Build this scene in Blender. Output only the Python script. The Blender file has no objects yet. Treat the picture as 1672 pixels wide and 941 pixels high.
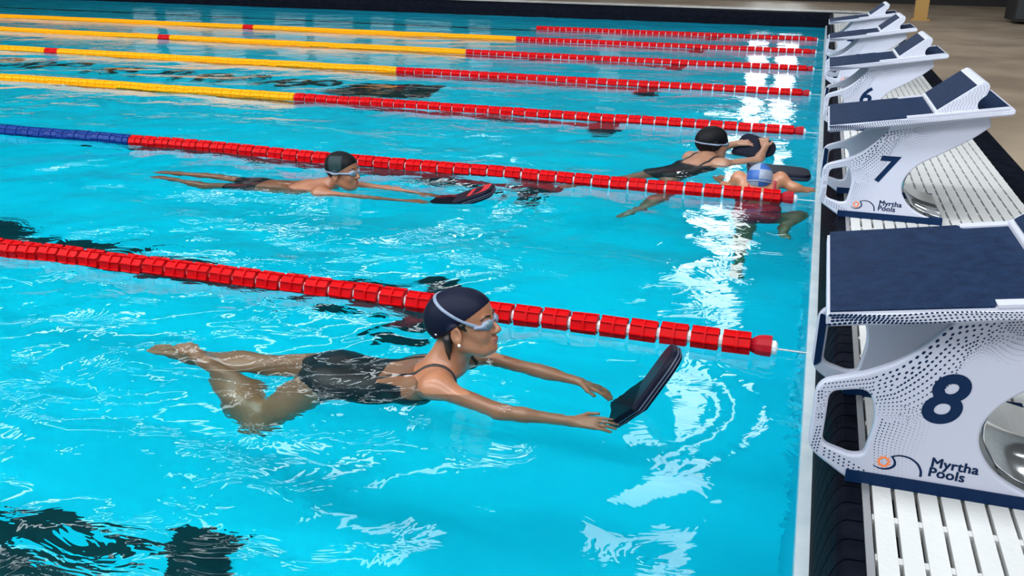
import bpy, bmesh, math, random
import numpy as np
from mathutils import Vector, Matrix
random.seed(7)
SC = bpy.context.scene
COL = SC.collection

# ------------------------------------------------------------------ camera, light, exposure
def cam_axes(yaw, pitch, roll):
    f = Vector((math.sin(yaw)*math.cos(pitch), math.cos(yaw)*math.cos(pitch), -math.sin(pitch)))
    r = Vector((math.cos(yaw), -math.sin(yaw), 0)); u = r.cross(f)
    r2 = r*math.cos(roll) + u*math.sin(roll); u2 = r2.cross(f)
    return r2, u2, f
cd = bpy.data.cameras.new('camera'); cam = bpy.data.objects.new('camera', cd); COL.objects.link(cam)
_r, _u, _f = cam_axes(-0.3033, 0.3451, 0.0165)
cam.matrix_world = Matrix(((_r.x, _u.x, -_f.x, -0.0977), (_r.y, _u.y, -_f.y, -3.5188), (_r.z, _u.z, -_f.z, 1.4616), (0, 0, 0, 1)))
cd.sensor_width = 36; cd.lens = 36*1531.483/1672; cd.clip_end = 200
SC.camera = cam
SC.view_settings.view_transform = 'Standard'; SC.view_settings.look = 'None'
SC.view_settings.exposure = 0.0; SC.view_settings.gamma = 1; SC.view_settings.use_curve_mapping = False
SC.cycles.max_bounces = 10; SC.cycles.transmission_bounces = 8; SC.cycles.glossy_bounces = 4; SC.cycles.diffuse_bounces = 4
SC.cycles.use_denoising = True; SC.cycles.caustics_refractive = True; SC.cycles.blur_glossy = 0.3
SC.cycles.sample_clamp_indirect = 6
w = bpy.data.worlds.new('overcast'); SC.world = w; w.use_nodes = True
w.node_tree.nodes['Background'].inputs[0].default_value = (0.86, 0.93, 1.0, 1)
w.node_tree.nodes['Background'].inputs[1].default_value = 1.0
ROOF = 7.0
# added fill lamps under the roof, tilted away so the water barely mirrors them
for yy, en in ((-6.0, 1900), (-1.5, 2000), (3.0, 1050), (7.5, 700), (12.0, 520), (16.5, 330)):
    l = bpy.data.lights.new('fill_lamp', 'AREA'); l.shape = 'RECTANGLE'; l.size = 30; l.size_y = 1.6
    l.energy = en; l.color = (0.92, 0.97, 1.0)
    o = bpy.data.objects.new('fill_lamp', l); COL.objects.link(o)
    o.location = (-9, yy, ROOF-.4); o.rotation_euler = (math.radians(42), 0, 0)

# ------------------------------------------------------------------ helpers
def link(name, me, mats=(), parent=None, smooth=False):
    o = bpy.data.objects.new(name, me); COL.objects.link(o)
    if not isinstance(mats, (list, tuple)): mats = [mats]
    if len(me.materials) == 0:
        for m in mats: me.materials.append(m)
    if smooth: me.polygons.foreach_set('use_smooth', [True]*len(me.polygons))
    if parent: o.parent = parent
    return o
def obj(name, bm, mats, parent=None, smooth=False):
    me = bpy.data.meshes.new(name); bm.normal_update(); bm.to_mesh(me); bm.free()
    return link(name, me, mats, parent, smooth)
def empty(name, loc=(0, 0, 0)):
    o = bpy.data.objects.new(name, None); COL.objects.link(o); o.location = loc; o.empty_display_size = .1
    return o
def tag(o, label=None, cat=None, group=None, kind=None):
    if label: o['label'] = label
    if cat: o['category'] = cat
    if group: o['group'] = group
    if kind: o['kind'] = kind
    return o
def struct(o): o['kind'] = 'structure'; return o
def box(bm, x0, x1, y0, y1, z0, z1, mi=0):
    v = [bm.verts.new(p) for p in ((x0,y0,z0),(x1,y0,z0),(x1,y1,z0),(x0,y1,z0),(x0,y0,z1),(x1,y0,z1),(x1,y1,z1),(x0,y1,z1))]
    for q in ((0,3,2,1),(4,5,6,7),(0,1,5,4),(1,2,6,5),(2,3,7,6),(3,0,4,7)):
        f = bm.faces.new([v[i] for i in q]); f.material_index = mi
def prism(bm, pts, y0, y1, mi=0):
    """polygon in x,z extruded along y"""
    a = [bm.verts.new((x, y0, z)) for x, z in pts]; b = [bm.verts.new((x, y1, z)) for x, z in pts]
    n = len(pts); fs = [bm.faces.new(a), bm.faces.new(b[::-1])]
    for i in range(n): fs.append(bm.faces.new((a[i], b[i], b[(i+1) % n], a[(i+1) % n])))
    for f in fs: f.material_index = mi
    bmesh.ops.recalc_face_normals(bm, faces=fs)
def bevel(bm, w_, seg=2):
    bmesh.ops.bevel(bm, geom=[e for e in bm.edges if len(e.link_faces) == 2 and e.calc_face_angle(0) > .5], offset=w_, segments=seg, affect='EDGES', clamp_overlap=True)
def lathe_x(bm, prof, seg=16, mi=0):
    """profile (x, r) turned round the x axis"""
    rings = []
    for x, r in prof:
        rings.append([bm.verts.new((x, r*math.cos(2*math.pi*i/seg), r*math.sin(2*math.pi*i/seg))) for i in range(seg)])
    for a, b in zip(rings, rings[1:]):
        for i in range(seg):
            f = bm.faces.new((a[i], a[(i+1) % seg], b[(i+1) % seg], b[i])); f.material_index = mi
    for r_, rev in ((rings[0], True), (rings[-1], False)):
        f = bm.faces.new(r_[::-1] if rev else r_); f.material_index = mi
def curve_mesh(o):
    dg = bpy.context.evaluated_depsgraph_get()
    me = bpy.data.meshes.new_from_object(o.evaluated_get(dg))
    d = o.data; bpy.data.objects.remove(o); bpy.data.curves.remove(d)
    return me
def plate(loops, ext, bev, res=3):
    """filled 2D outline with holes -> mesh in x,y plane, thickness 2*(ext+bev)"""
    c = bpy.data.curves.new('outline', 'CURVE'); c.dimensions = '2D'; c.fill_mode = 'BOTH'
    c.extrude = ext; c.bevel_depth = bev; c.bevel_resolution = res; c.offset = -bev
    for lp in loops:
        s = c.splines.new('POLY'); s.points.add(len(lp)-1); s.use_cyclic_u = True
        for p, q in zip(s.points, lp): p.co = (q[0], q[1], 0, 1)
    o = bpy.data.objects.new('outline', c); COL.objects.link(o)
    bpy.context.view_layer.update()
    return curve_mesh(o)
def text_mesh(txt, size, shear=0, offset=0, ext=.0006, spacing=1.0, align='LEFT'):
    c = bpy.data.curves.new('text', 'FONT'); c.body = txt; c.size = size; c.shear = shear; c.offset = offset; c.extrude = ext
    c.space_character = spacing; c.align_x = align; c.resolution_u = 6
    o = bpy.data.objects.new('text', c); COL.objects.link(o); bpy.context.view_layer.update()
    return curve_mesh(o)
def catmull(pts, n=8, closed=True):
    out = []; m = len(pts)
    for i in range(m if closed else m-1):
        g = (lambda k: pts[k % m]) if closed else (lambda k: pts[min(max(k, 0), m-1)])
        p0, p1, p2, p3 = [np.array(g(i+k), float) for k in (-1, 0, 1, 2)]
        for t in np.linspace(0, 1, n, endpoint=False):
            out.append(tuple(.5*((2*p1)+(p2-p0)*t+(2*p0-5*p1+4*p2-p3)*t*t+(3*p1-p0-3*p2+p3)*t**3)))
    if not closed: out.append(tuple(pts[-1]))
    return out
def round_poly(pts, r, n=5):
    out = []; m = len(pts); rr = r if isinstance(r, (list, tuple)) else [r]*m
    for i in range(m):
        p = np.array(pts[i], float); a = np.array(pts[i-1], float)-p; b = np.array(pts[(i+1) % m], float)-p
        la, lb = np.linalg.norm(a), np.linalg.norm(b); d = min(rr[i], la*.48, lb*.48)
        q0, q1 = p+a/la*d, p+b/lb*d
        for t in np.linspace(0, 1, n): out.append(tuple((1-t)**2*q0+2*t*(1-t)*p+t*t*q1))
    return out

def ribbon(bm, pts, wds, y, mi=0):
    """flat stroke in x,z with varying width"""
    n = len(pts); L = []; R_ = []
    for i in range(n):
        a = np.array(pts[max(i-1, 0)]); b_ = np.array(pts[min(i+1, n-1)]); d = b_-a; d /= np.linalg.norm(d)+1e-9; nn = np.array((-d[1], d[0]))
        p = np.array(pts[i]); L.append(bm.verts.new((*(p+nn*wds[i]/2)[:1], y, (p+nn*wds[i]/2)[1]))); R_.append(bm.verts.new(((p-nn*wds[i]/2)[0], y, (p-nn*wds[i]/2)[1])))
    for i in range(n-1):
        f = bm.faces.new((L[i], R_[i], R_[i+1], L[i+1])); f.material_index = mi

# ------------------------------------------------------------------ materials
def mat(name, col, rough=.5, metal=0, spec=.5, **k):
    m = bpy.data.materials.new(name); m.use_nodes = True; b = m.node_tree.nodes['Principled BSDF']
    b.inputs['Base Color'].default_value = (*col, 1); b.inputs['Roughness'].default_value = rough
    b.inputs['Metallic'].default_value = metal; b.inputs['Specular IOR Level'].default_value = spec
    for kk, v in k.items(): b.inputs[kk].default_value = v
    return m
def noisy(m, c1, c2, scale=5, detail=4, bump=0, bscale=None, stretch=(1, 1, 1)):
    nt = m.node_tree; b = nt.nodes['Principled BSDF']
    tc = nt.nodes.new('ShaderNodeTexCoord'); mp = nt.nodes.new('ShaderNodeMapping'); mp.inputs['Scale'].default_value = stretch
    nt.links.new(tc.outputs['Object'], mp.inputs[0])
    n = nt.nodes.new('ShaderNodeTexNoise'); n.inputs['Scale'].default_value = scale; n.inputs['Detail'].default_value = detail
    nt.links.new(mp.outputs[0], n.inputs['Vector'])
    r = nt.nodes.new('ShaderNodeValToRGB'); r.color_ramp.elements[0].position = .35; r.color_ramp.elements[1].position = .65
    r.color_ramp.elements[0].color = (*c1, 1); r.color_ramp.elements[1].color = (*c2, 1)
    nt.links.new(n.outputs['Fac'], r.inputs[0]); nt.links.new(r.outputs[0], b.inputs['Base Color'])
    if bump:
        n2 = nt.nodes.new('ShaderNodeTexNoise'); n2.inputs['Scale'].default_value = bscale or scale*6; n2.inputs['Detail'].default_value = 2
        nt.links.new(tc.outputs['Object'], n2.inputs['Vector'])
        bp = nt.nodes.new('ShaderNodeBump'); bp.inputs['Strength'].default_value = bump; bp.inputs['Distance'].default_value = .01
        nt.links.new(n2.outputs['Fac'], bp.inputs['Height']); nt.links.new(bp.outputs[0], b.inputs['Normal'])
    return m
NAVY = (.003, .016, .055)
M = {}
M['basin'] = noisy(mat('basin_paint', (.0, .5, .68), .6), (.004, .60, .76), (.004, .65, .80), 1.2, 3)
M['black_tile'] = mat('black_tile', (.008, .011, .018), .5)
M['white_lip'] = noisy(mat('white_lip', (.6, .68, .72), .35), (.40, .49, .54), (.52, .58, .62), 8)
M['rubber'] = noisy(mat('black_rubber', (.012, .013, .018), .6, 0, .02), (.002, .003, .006), (.005, .006, .011), 14, 4, .3, 90)
M['rubber_groove'] = mat('rubber_groove', (.003, .003, .004), .8)
M['grate'] = noisy(mat('white_grating', (.62, .62, .6), .5), (.46, .46, .455), (.53, .53, .52), 3, 5, .15, 60, (1, .15, 1))
M['gutter'] = mat('gutter_dark', (.012, .014, .016), .8)
M['steel'] = mat('steel_edge', (.42, .42, .42), .35, .7)
M['stone'] = noisy(mat('beige_stone', (.45, .36, .27), .5), (.17, .125, .088), (.27, .21, .15), 1.1, 8, .1, 40)
M['far_deck'] = noisy(mat('far_deck', (.45, .44, .42), .6), (.36, .35, .34), (.5, .49, .47), 6, 4, 0, None, (1, .1, 1))
M['dark_wall'] = mat('dark_wall', (.022, .02, .02), .8, 0, .03)
M['pale_wall'] = noisy(mat('pale_wall', (.3, .33, .34), .8), (.26, .29, .3), (.34, .37, .38), .8)
M['sign_brown'] = mat('sign_brown', (.07, .03, .025), .6); M['sign_dark'] = mat('sign_dark', (.016, .010, .008), .6)
M['roof'] = mat('roof_sheet', (.03, .034, .04), .9, 0, .03)
M['panel'] = mat('white_panel', (.43, .44, .525), .4, 0, .35)
M['rim'] = mat('white_rim', (.47, .48, .555), .38, 0, .35)
M['navy'] = mat('navy_print', NAVY, .5, 0, .1)
M['tread'] = noisy(mat('navy_tread', (.01, .03, .09), .55, 0, .1), (.005, .016, .05), (.009, .027, .075), 30, 3, .9, 260)
M['orange'] = mat('orange_print', (.85, .17, .02), .5)
M['mirror'] = mat('polished_steel', (.75, .76, .77), .12, .9)
M['red'] = mat('red_float', (.45, .001, .003), .45, 0, .08)
M['red_end'] = mat('red_end_float', (.30, .004, .012), .45, 0, .15)
M['yellow'] = mat('yellow_float', (.80, .285, .001), .45, 0, .08)
M['blue'] = mat('blue_float', (.003, .025, .16), .4, 0, .12)
M['clear'] = mat('white_sleeve', (.72, .75, .78), .3)
M['cable'] = mat('cable', (.35, .38, .4), .35, .6)
def skin_mat(name, a, b_):
    m = noisy(mat(name, a, .38, 0, .5), a, b_, 9, 3, .06, 120)
    m.node_tree.nodes['Principled BSDF'].inputs['Coat Weight'].default_value = .15
    m.node_tree.nodes['Principled BSDF'].inputs['Coat Roughness'].default_value = .15
    return m
M['skin'] = skin_mat('skin_tan', (.33, .132, .064), (.395, .168, .087))
M['skin_b'] = skin_mat('skin_boy', (.26, .098, .048), (.31, .125, .063))
M['skin_c'] = skin_mat('skin_fair', (.275, .135, .083), (.32, .165, .105))
M['lip'] = mat('lips', (.33, .085, .07), .35)
M['brow'] = mat('dark_hair', (.012, .008, .006), .4)
M['cap_navy'] = noisy(mat('navy_cap', (.008, .011, .03), .5, 0, .12), (.003, .005, .016), (.005, .007, .022), 12, 3, .12, 25)
M['cap_black'] = mat('black_cap', (.004, .0045, .006), .5, 0, .12)
M['cap_grey'] = mat('teal_grey_panel', (.014, .030, .034), .5, 0, .15)
M['cap_blue'] = mat('blue_cap', (.018, .09, .33), .45)
M['cap_pale'] = mat('pale_cap', (.22, .26, .34), .45)
M['suit'] = noisy(mat('black_swimsuit', (.01, .01, .013), .5), (.005, .005, .008), (.010, .010, .013), 40, 2)
M['suit_red'] = mat('red_swimsuit', (.30, .012, .03), .5)
M['silicone'] = mat('clear_grey_silicone', (.19, .23, .32), .3)
M['lens'] = mat('goggle_lens', (.10, .17, .20), .05, 0, .8)
M['pearl'] = mat('pearl', (.8, .75, .7), .2)
M['foam'] = mat('navy_foam', (.0035, .0045, .014), .45, 0, .12)
M['foam_edge'] = mat('pale_piping', (.075, .095, .14), .4)
M['foam_red'] = mat('red_foam', (.45, .01, .015), .5)
M['amber'] = mat('yellow_post', (.26, .135, .02), .5)
def emit(name, col, s):
    m = bpy.data.materials.new(name); m.use_nodes = True; nt = m.node_tree; nt.nodes.clear()
    e = nt.nodes.new('ShaderNodeEmission'); e.inputs[0].default_value = (*col, 1); e.inputs[1].default_value = s
    out = nt.nodes.new('ShaderNodeOutputMaterial'); nt.links.new(e.outputs[0], out.inputs[0]); return m
M['daylight'] = emit('bright_window', (.92, .97, 1), 5)
M['daylight_far'] = emit('far_window', (.92, .97, 1), 4)
M['dim_light'] = emit('dim_window', (.75, .87, .9), .4)

def water_material():
    m = bpy.data.materials.new('pool_water'); m.use_nodes = True; nt = m.node_tree; nt.nodes.clear()
    out = nt.nodes.new('ShaderNodeOutputMaterial')
    g = nt.nodes.new('ShaderNodeBsdfGlass'); g.inputs['IOR'].default_value = 1.33; g.inputs['Roughness'].default_value = 0
    g.inputs['Color'].default_value = (1, 1, 1, 1)
    va = nt.nodes.new('ShaderNodeVolumeAbsorption'); va.inputs['Color'].default_value = (.08, .97, .985, 1); va.inputs['Density'].default_value = .75
    tc = nt.nodes.new('ShaderNodeTexCoord')
    def noise(scale, detail, dist, st):
        mp = nt.nodes.new('ShaderNodeMapping'); mp.inputs['Scale'].default_value = st; mp.inputs['Rotation'].default_value = (0, 0, .25)
        nt.links.new(tc.outputs['Object'], mp.inputs[0])
        n = nt.nodes.new('ShaderNodeTexNoise'); n.inputs['Scale'].default_value = scale; n.inputs['Detail'].default_value = detail
        n.inputs['Roughness'].default_value = .55; n.inputs['Distortion'].default_value = dist; nt.links.new(mp.outputs[0], n.inputs['Vector']); return n
    n1 = noise(5.5, 3.2, .8, (.8, 1.25, 1)); n2 = noise(1.1, 2, .4, (1, 1, 1))
    ramp = nt.nodes.new('ShaderNodeMapRange'); ramp.inputs[1].default_value = .38; ramp.inputs[2].default_value = .62
    ramp.inputs[3].default_value = .25; ramp.inputs[4].default_value = 1
    nt.links.new(n2.outputs['Fac'], ramp.inputs[0])
    mul = nt.nodes.new('ShaderNodeMath'); mul.operation = 'MULTIPLY'
    nt.links.new(n1.outputs['Fac'], mul.inputs[0]); nt.links.new(ramp.outputs[0], mul.inputs[1])
    bp = nt.nodes.new('ShaderNodeBump'); bp.inputs['Strength'].default_value = 1; bp.inputs['Distance'].default_value = .010
    nt.links.new(mul.outputs[0], bp.inputs['Height'])
    nt.links.new(bp.outputs[0], g.inputs['Normal'])
    nt.links.new(g.outputs[0], out.inputs['Surface']); nt.links.new(va.outputs[0], out.inputs['Volume'])
    return m
M['water'] = water_material()

# ------------------------------------------------------------------ pool and hall
XL, YN, YF, DEEP, DECK = -25.0, -2.6, 18.6, -1.4, .3
bm = bmesh.new(); box(bm, XL, 0, YN, YF, DEEP-.2, DEEP)
struct(obj('floor_pool', bm, M['basin']))
for nm, b_ in (('wall_pool_right', (0, .02, YN, YF, DEEP, -.02)), ('wall_pool_left', (XL-.1, XL, YN, YF, DEEP, .1)),
               ('wall_pool_near', (XL, 0, YN-.1, YN, DEEP, .1)), ('wall_pool_far', (XL, 0, YF, YF+.1, DEEP, -.02))):
    bm = bmesh.new(); box(bm, *b_); struct(obj(nm, bm, M['basin']))
# lane lines on the floor, each with its cross bar
for k in range(8):
    yc = 2.5*k-1.25; bm = bmesh.new()
    box(bm, XL+2, -2.0, yc-.125, yc+.125, DEEP, DEEP+.004); box(bm, -2.25, -2.0, yc-.42, yc+.42, DEEP, DEEP+.0045)
    o = obj('lane_line', bm, M['black_tile']); tag(o, kind='structure')
# brown lettering strokes and a dark panel painted on the floor, fourth lane from the near side
bm = bmesh.new(); zz = DEEP+.006
def floor_stroke(pts, wd):
    p = catmull(pts, 6, False); n0 = len(bm.verts); ribbon(bm, p, [wd]*len(p), 0); bm.verts.ensure_lookup_table()
    for v in bm.verts[n0:]: v.co = Vector((v.co.x, v.co.z, zz))
rs_ = random.Random(5)
for i, x in enumerate((-11.5, -10.85, -10.3, -9.4, -8.6, -7.95, -7.4, -6.75, -6.3)):
    y0, y1 = 7.1, 7.85; floor_stroke([(x-.22, y0), (x-.10, (y0+y1)/2), (x+.02, y1)], .14)
    floor_stroke([(x-.02, y1), (x+.22, y1-.05), (x+.24, y1-.3), (x-.06, y0+.42)], .12)
    if i % 2: floor_stroke([(x-.05, y0+.4), (x+.1, y0+.2), (x+.15, y0)], .12)
struct(obj('trim_floor_strokes', bm, M['sign_brown']))
bm = bmesh.new(); v = [bm.verts.new((x, y, zz)) for x, y in ((-5.95, 6.95), (-5.3, 6.8), (-4.5, 7.05), (-4.7, 8.1), (-5.75, 7.85))]; bm.faces.new(v)
struct(obj('trim_floor_panel', bm, M['sign_dark']))
# white lip at the water's edge and the ribbed black hand grip behind it
bm = bmesh.new(); box(bm, -.004, .03, YN-.5, YF, -.06, .045); bevel(bm, .006)
struct(obj('trim_white_lip', bm, M['white_lip']))
def grip_profile():
    pts = [(.03, .02)]
    for t in np.linspace(0, 1, 9):
        a = t*math.pi/2
        pts.append((.03+.055*(1-math.cos(a)), .06+.235*math.sin(a)))
    pts += [(.118, .296), (.118, .0)]
    return pts
bm = bmesh.new(); pr = grip_profile()
y = YN-.5
while y < YF-.1:
    prism(bm, pr, y, y+.068, 0)
    prism(bm, [(x+.006 if i not in (0, len(pr)-1, len(pr)-2) else x, z-.005) for i, (x, z) in enumerate(pr)], y+.068, y+.075, 1)
    y += .075
struct(obj('trim_hand_grip', bm, [M['rubber'], M['rubber_groove']]))
bm = bmesh.new(); box(bm, .118, .134, YN-1, YF+.3, .05, .302); struct(obj('trim_steel', bm, M['steel']))
# overflow channel with its grating: slats along the edge, cross ribs under them
bm = bmesh.new(); box(bm, .134, 1.0, YN-1, YF+.3, .05, .20); struct(obj('floor_channel', bm, M['gutter']))
bm = bmesh.new(); x = .138; n = 17; pitch = (.985-.138)/n
for i in range(n):
    box(bm, x+.003, x+pitch-.0065, YN-1, YF+.3, .275, .300); x += pitch
bevel(bm, .002, 1)
y = YN-1
while y < YF+.2:
    box(bm, .137, .985, y, y+.022, .262, .296); y += .155
struct(obj('trim_grating', bm, M['grate']))
bm = bmesh.new(); box(bm, .985, 1.125, YN-1, YF+.6, .0, .303); struct(obj('trim_black_border', bm, M['rubber']))
bm = bmesh.new(); box(bm, 1.125, 9, YN-1.5, 25.4, .1, .3); struct(obj('floor_stone', bm, M['stone']))
# far side: black overflow edge, pale grating, stone beyond
bm = bmesh.new(); prism(bm, [(0, -.05), (0, .16), (.06, .27), (.14, .3), (.5, .3), (.5, -.05)], XL, 1.125)
bmesh.ops.transform(bm, matrix=Matrix(((0, 1, 0, 0), (1, 0, 0, YF), (0, 0, 1, 0), (0, 0, 0, 1))), verts=bm.verts)
bmesh.ops.recalc_face_normals(bm, faces=bm.faces)
struct(obj('trim_far_edge', bm, M['rubber']))
bm = bmesh.new()
for i in range(10): box(bm, XL, .98, YF+.51+i*.09, YF+.59+i*.09, .15, .302)
struct(obj('trim_far_grating', bm, M['far_deck']))
bm = bmesh.new(); box(bm, XL, 1.12, YF+1.42, 25.4, .1, .3); struct(obj('floor_far', bm, M['stone']))
bm = bmesh.new(); box(bm, -30, 9, 24.3, 25.5, .3, ROOF); struct(obj('wall_far', bm, M['dark_wall']))
bm = bmesh.new(); box(bm, 9, 9.2, -9, 25.5, .1, ROOF); struct(obj('wall_right', bm, M['pale_wall']))
bm = bmesh.new(); box(bm, -30.2, -30, -9, 25.5, -.2, ROOF); struct(obj('wall_left', bm, M['pale_wall']))
bm = bmesh.new(); box(bm, -30, 9, -9, 25.5, ROOF, ROOF+.15); struct(obj('ceiling', bm, M['roof']))
bm = bmesh.new(); box(bm, -30, 9, -9, YN-.1, .1, .299); struct(obj('floor_near', bm, M['stone']))
bm = bmesh.new(); box(bm, -30, XL-.1, YN-.1, 25.2, .1, .299); struct(obj('floor_left', bm, M['stone']))
def pane(name, m, x0, x1, z0, z1, y=24.27):
    bm = bmesh.new(); box(bm, x0, x1, y-.02, y, z0, z1); o = struct(obj(name, bm, m))
    bm = bmesh.new()
    for xx in (x0-.04, x1): box(bm, xx, xx+.04, y-.05, y+.02, z0, z1)
    box(bm, x0-.04, x1+.04, y-.05, y+.02, z1, z1+.05); box(bm, x0-.04, x1+.04, y-.05, y+.02, z0-.05, z0)
    f = obj('window_frame', bm, M['dark_wall'], o)
    return o
pane('window_1', M['daylight_far'], -1.95, -1.42, .9, 4.0); pane('window_2', M['daylight_far'], -1.18, -.62, .9, 4.0)
pane('window_3', M['daylight'], -2.9, -1.7, 4.2, 6.8)
wi = 4
for x0, x1 in ((-22.5, -21.6), (-21.2, -19.8), (-19.4, -18.2), (-17, -15.9), (-15.6, -14.2), (-13.6, -12.8), (-12.4, -10.9), (-10.3, -9.6), (-6.2, -5.6)):
    pane('window_%d' % wi, M['dim_light'], x0, x1, .9, 2.15); wi += 1
def skylight(name, x0, x1, y0, y1):
    bm = bmesh.new(); box(bm, x0, x1, y0, y1, ROOF-.03, ROOF-.01); o = struct(obj(name, bm, M['daylight']))
for x0, x1, y0, y1 in ((-2.2, -1.35, 7.6, 23), (-9.4, -8.9, 6.5, 24), (-14.5, -14.1, 7, 22), (-6.0, -5.7, 7, 16)):
    skylight('window_%d' % wi, x0, x1, y0, y1); wi += 1

# ------------------------------------------------------------------ water surface
def vnoise(x, y, seed):
    rng = np.random.RandomState(seed); T = rng.rand(128, 128)*2-1
    xi = np.floor(x).astype(int); yi = np.floor(y).astype(int); fx = x-xi; fy = y-yi
    fx = fx*fx*fx*(fx*(fx*6-15)+10); fy = fy*fy*fy*(fy*(fy*6-15)+10)
    g = lambda a, b: T[a % 128, b % 128]
    return (g(xi, yi)*(1-fx)+g(xi+1, yi)*fx)*(1-fy)+(g(xi, yi+1)*(1-fx)+g(xi+1, yi+1)*fx)*fy
def ring(x, y, cx, cy, r0, width, lam, amp, a0=None, spread=None):
    r = np.hypot(x-cx, y-cy); h = amp*np.exp(-((r-r0)/width)**2)*np.cos(2*np.pi*(r-r0)/lam)
    if a0 is not None:
        an = np.arctan2(y-cy, x-cx)-a0; an = (an+np.pi) % (2*np.pi)-np.pi; h = h*np.exp(-(an/spread)**2)
    return h
def wave(x, y):
    h = np.zeros_like(x)
    wx = x+.25*vnoise(x*.9, y*.9, 1); wy = y+.25*vnoise(x*.9, y*.9, 2)
    for i, (lam, amp, ang) in enumerate(((1.3, .0075, 1.2), (.8, .005, 2.1), (.52, .0034, 1.75), (.34, .0019, .9), (.25, .0011, 2.6))):
        c, s = math.cos(ang), math.sin(ang)
        e = .55+.75*vnoise(x*.6+i*7, y*.6, 10+i)
        h += amp*e*np.sin(2*np.pi*(wx*c+wy*s)/lam+i+1.5*vnoise(x*1.3, y*1.3, 20+i))
    h += .003*vnoise(x*5, y*5, 31)+.004*vnoise(x*2.4, y*3.2, 32)
    near = 1-.55*np.exp(-((x+.15)/.35)**2)
    calm = .35+.65*np.clip((9-y)/7, 0, 1)
    h = h*near*calm
    # bow waves spreading ahead of the kickboards, chop behind the swimmers
    h += ring(x, y, -.62, -.58, .40, .05, .14, .007, 0, 1.0)+ring(x, y, -.62, -.58, .52, .045, .07, .003, -.1, .9)
    h += ring(x, y, -2.2, 1.9, .36, .06, .15, .006, .2, 1.1)
    chop = np.exp(-(((x+1.9)/.9)**2+((y+.25)/.35)**2))+.8*np.exp(-(((x+2.2)/.9)**2+((y-2.05)/.3)**2))
    h += chop*.008*vnoise(x*8, y*8, 40)
    body = np.exp(-(((x+1.65)/.85)**4+((y+.62)/.33)**4)); h += body*(.0035*vnoise(x*6, y*14, 41)+.002*vnoise(x*13, y*19, 42))
    left = np.exp(-((y+1.0)/.9)**2)*np.clip((-x-.9)/1.0, 0, 1); h += left*.0042*np.sin(2*np.pi*(y*.95+x*.22+.16*vnoise(x*1.6, y*1.6, 43))/.23)*np.clip(vnoise(x*.9, y*1.6, 44)+.35, 0, 1)
    low = np.clip((-.75-y)/.4, 0, 1)*np.clip((-x-1.2)/.6, 0, 1)
    h += low*.010*np.sin(2*np.pi*(y+.22*x+.15*vnoise(x*1.2, y*1.2, 45))/.48)
    return h
def axis(stops):
    out = []
    for a, b, h0, h1 in stops:
        p = a
        while p < b:
            out.append(p); p += h0+(h1-h0)*(p-a)/(b-a)
    out.append(stops[-1][1]); return np.array(out)
ax = -axis([(0, 4.5, .026, .03), (4.5, 25, .03, .16)])[::-1]
ay = axis([(YN, 3.2, .026, .028), (3.2, YF, .028, .13)])
ax[-1] = 0; GX, GY = np.meshgrid(ax, ay, indexing='ij')
GZ = wave(GX, GY)
me = bpy.data.meshes.new('water'); nx, ny = GX.shape
V = np.stack([GX, GY, GZ], -1).reshape(-1, 3)
idx = np.arange(nx*ny).reshape(nx, ny)
F = np.stack([idx[:-1, :-1], idx[1:, :-1], idx[1:, 1:], idx[:-1, 1:]], -1).reshape(-1, 4)
def np_mesh(name, V, F):
    me = bpy.data.meshes.new(name); n = F.shape[1]
    me.vertices.add(len(V)); me.vertices.foreach_set('co', np.asarray(V, np.float32).ravel())
    me.loops.add(F.size); me.loops.foreach_set('vertex_index', F.astype(np.int32).ravel())
    me.polygons.add(len(F)); me.polygons.foreach_set('loop_start', np.arange(0, F.size, n, dtype=np.int32))
    me.polygons.foreach_set('loop_total', np.full(len(F), n, np.int32))
    me.polygons.foreach_set('use_smooth', np.ones(len(F), bool)); me.update(calc_edges=True); me.validate()
    return me
water = link('water', np_mesh('water', V, F), M['water']); struct(water)

# ------------------------------------------------------------------ starting blocks
PB = lambda x: .705+.168*x      # underside of the platform
PT = lambda x: .737+.163*x      # its top
def panel_outline():
    nose = round_poly([(.088, .300), (-.012, .366), (-.012, .540), (.09, .577)], [.0, .03, .035, .0], 6)[5:-5]
    top = catmull([(.09, .577), (.15, .612), (.205, .664), (.25, .72)], 5, False)
    tail = [(.25, PB(.25)), (.655, PB(.655))]
    back = catmull([(.672, .765), (.60, .702), (.50, .635), (.405, .574), (.357, .515), (.345, .465), (.358, .418), (.395, .372), (.455, .338), (.535, .318)], 6, False)
    return [(.088, .300)]+nose+top+tail+back+[(.535, .300)]
HOLE = round_poly([(.020, .520), (.105, .540), (.127, .470), (.112, .372), (.085, .366), (.018, .384)], [.02, .03, .05, .03, .02, .02], 5)
OUT = panel_outline()
def inside(poly, x, z):
    c = False; n = len(poly)
    for i in range(n):
        x1, z1 = poly[i]; x2, z2 = poly[i-1]
        if (z1 > z) != (z2 > z) and x < (x2-x1)*(z-z1)/(z2-z1)+x1: c = not c
    return c
def shrink_ok(x, z, d=.009):
    return all(inside(OUT, x+a, z+b_) for a, b_ in ((d, 0), (-d, 0), (0, d), (0, -d))) and not any(inside(HOLE, x+a, z+b_) for a, b_ in ((d, 0), (-d, 0), (0, d), (0, -d), (0, 0)))
def slope(x): return float(np.interp(x, [-.01, .09, .15, .205, .25, .7], [.545, .577, .612, .664, .72, .83]))
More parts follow.
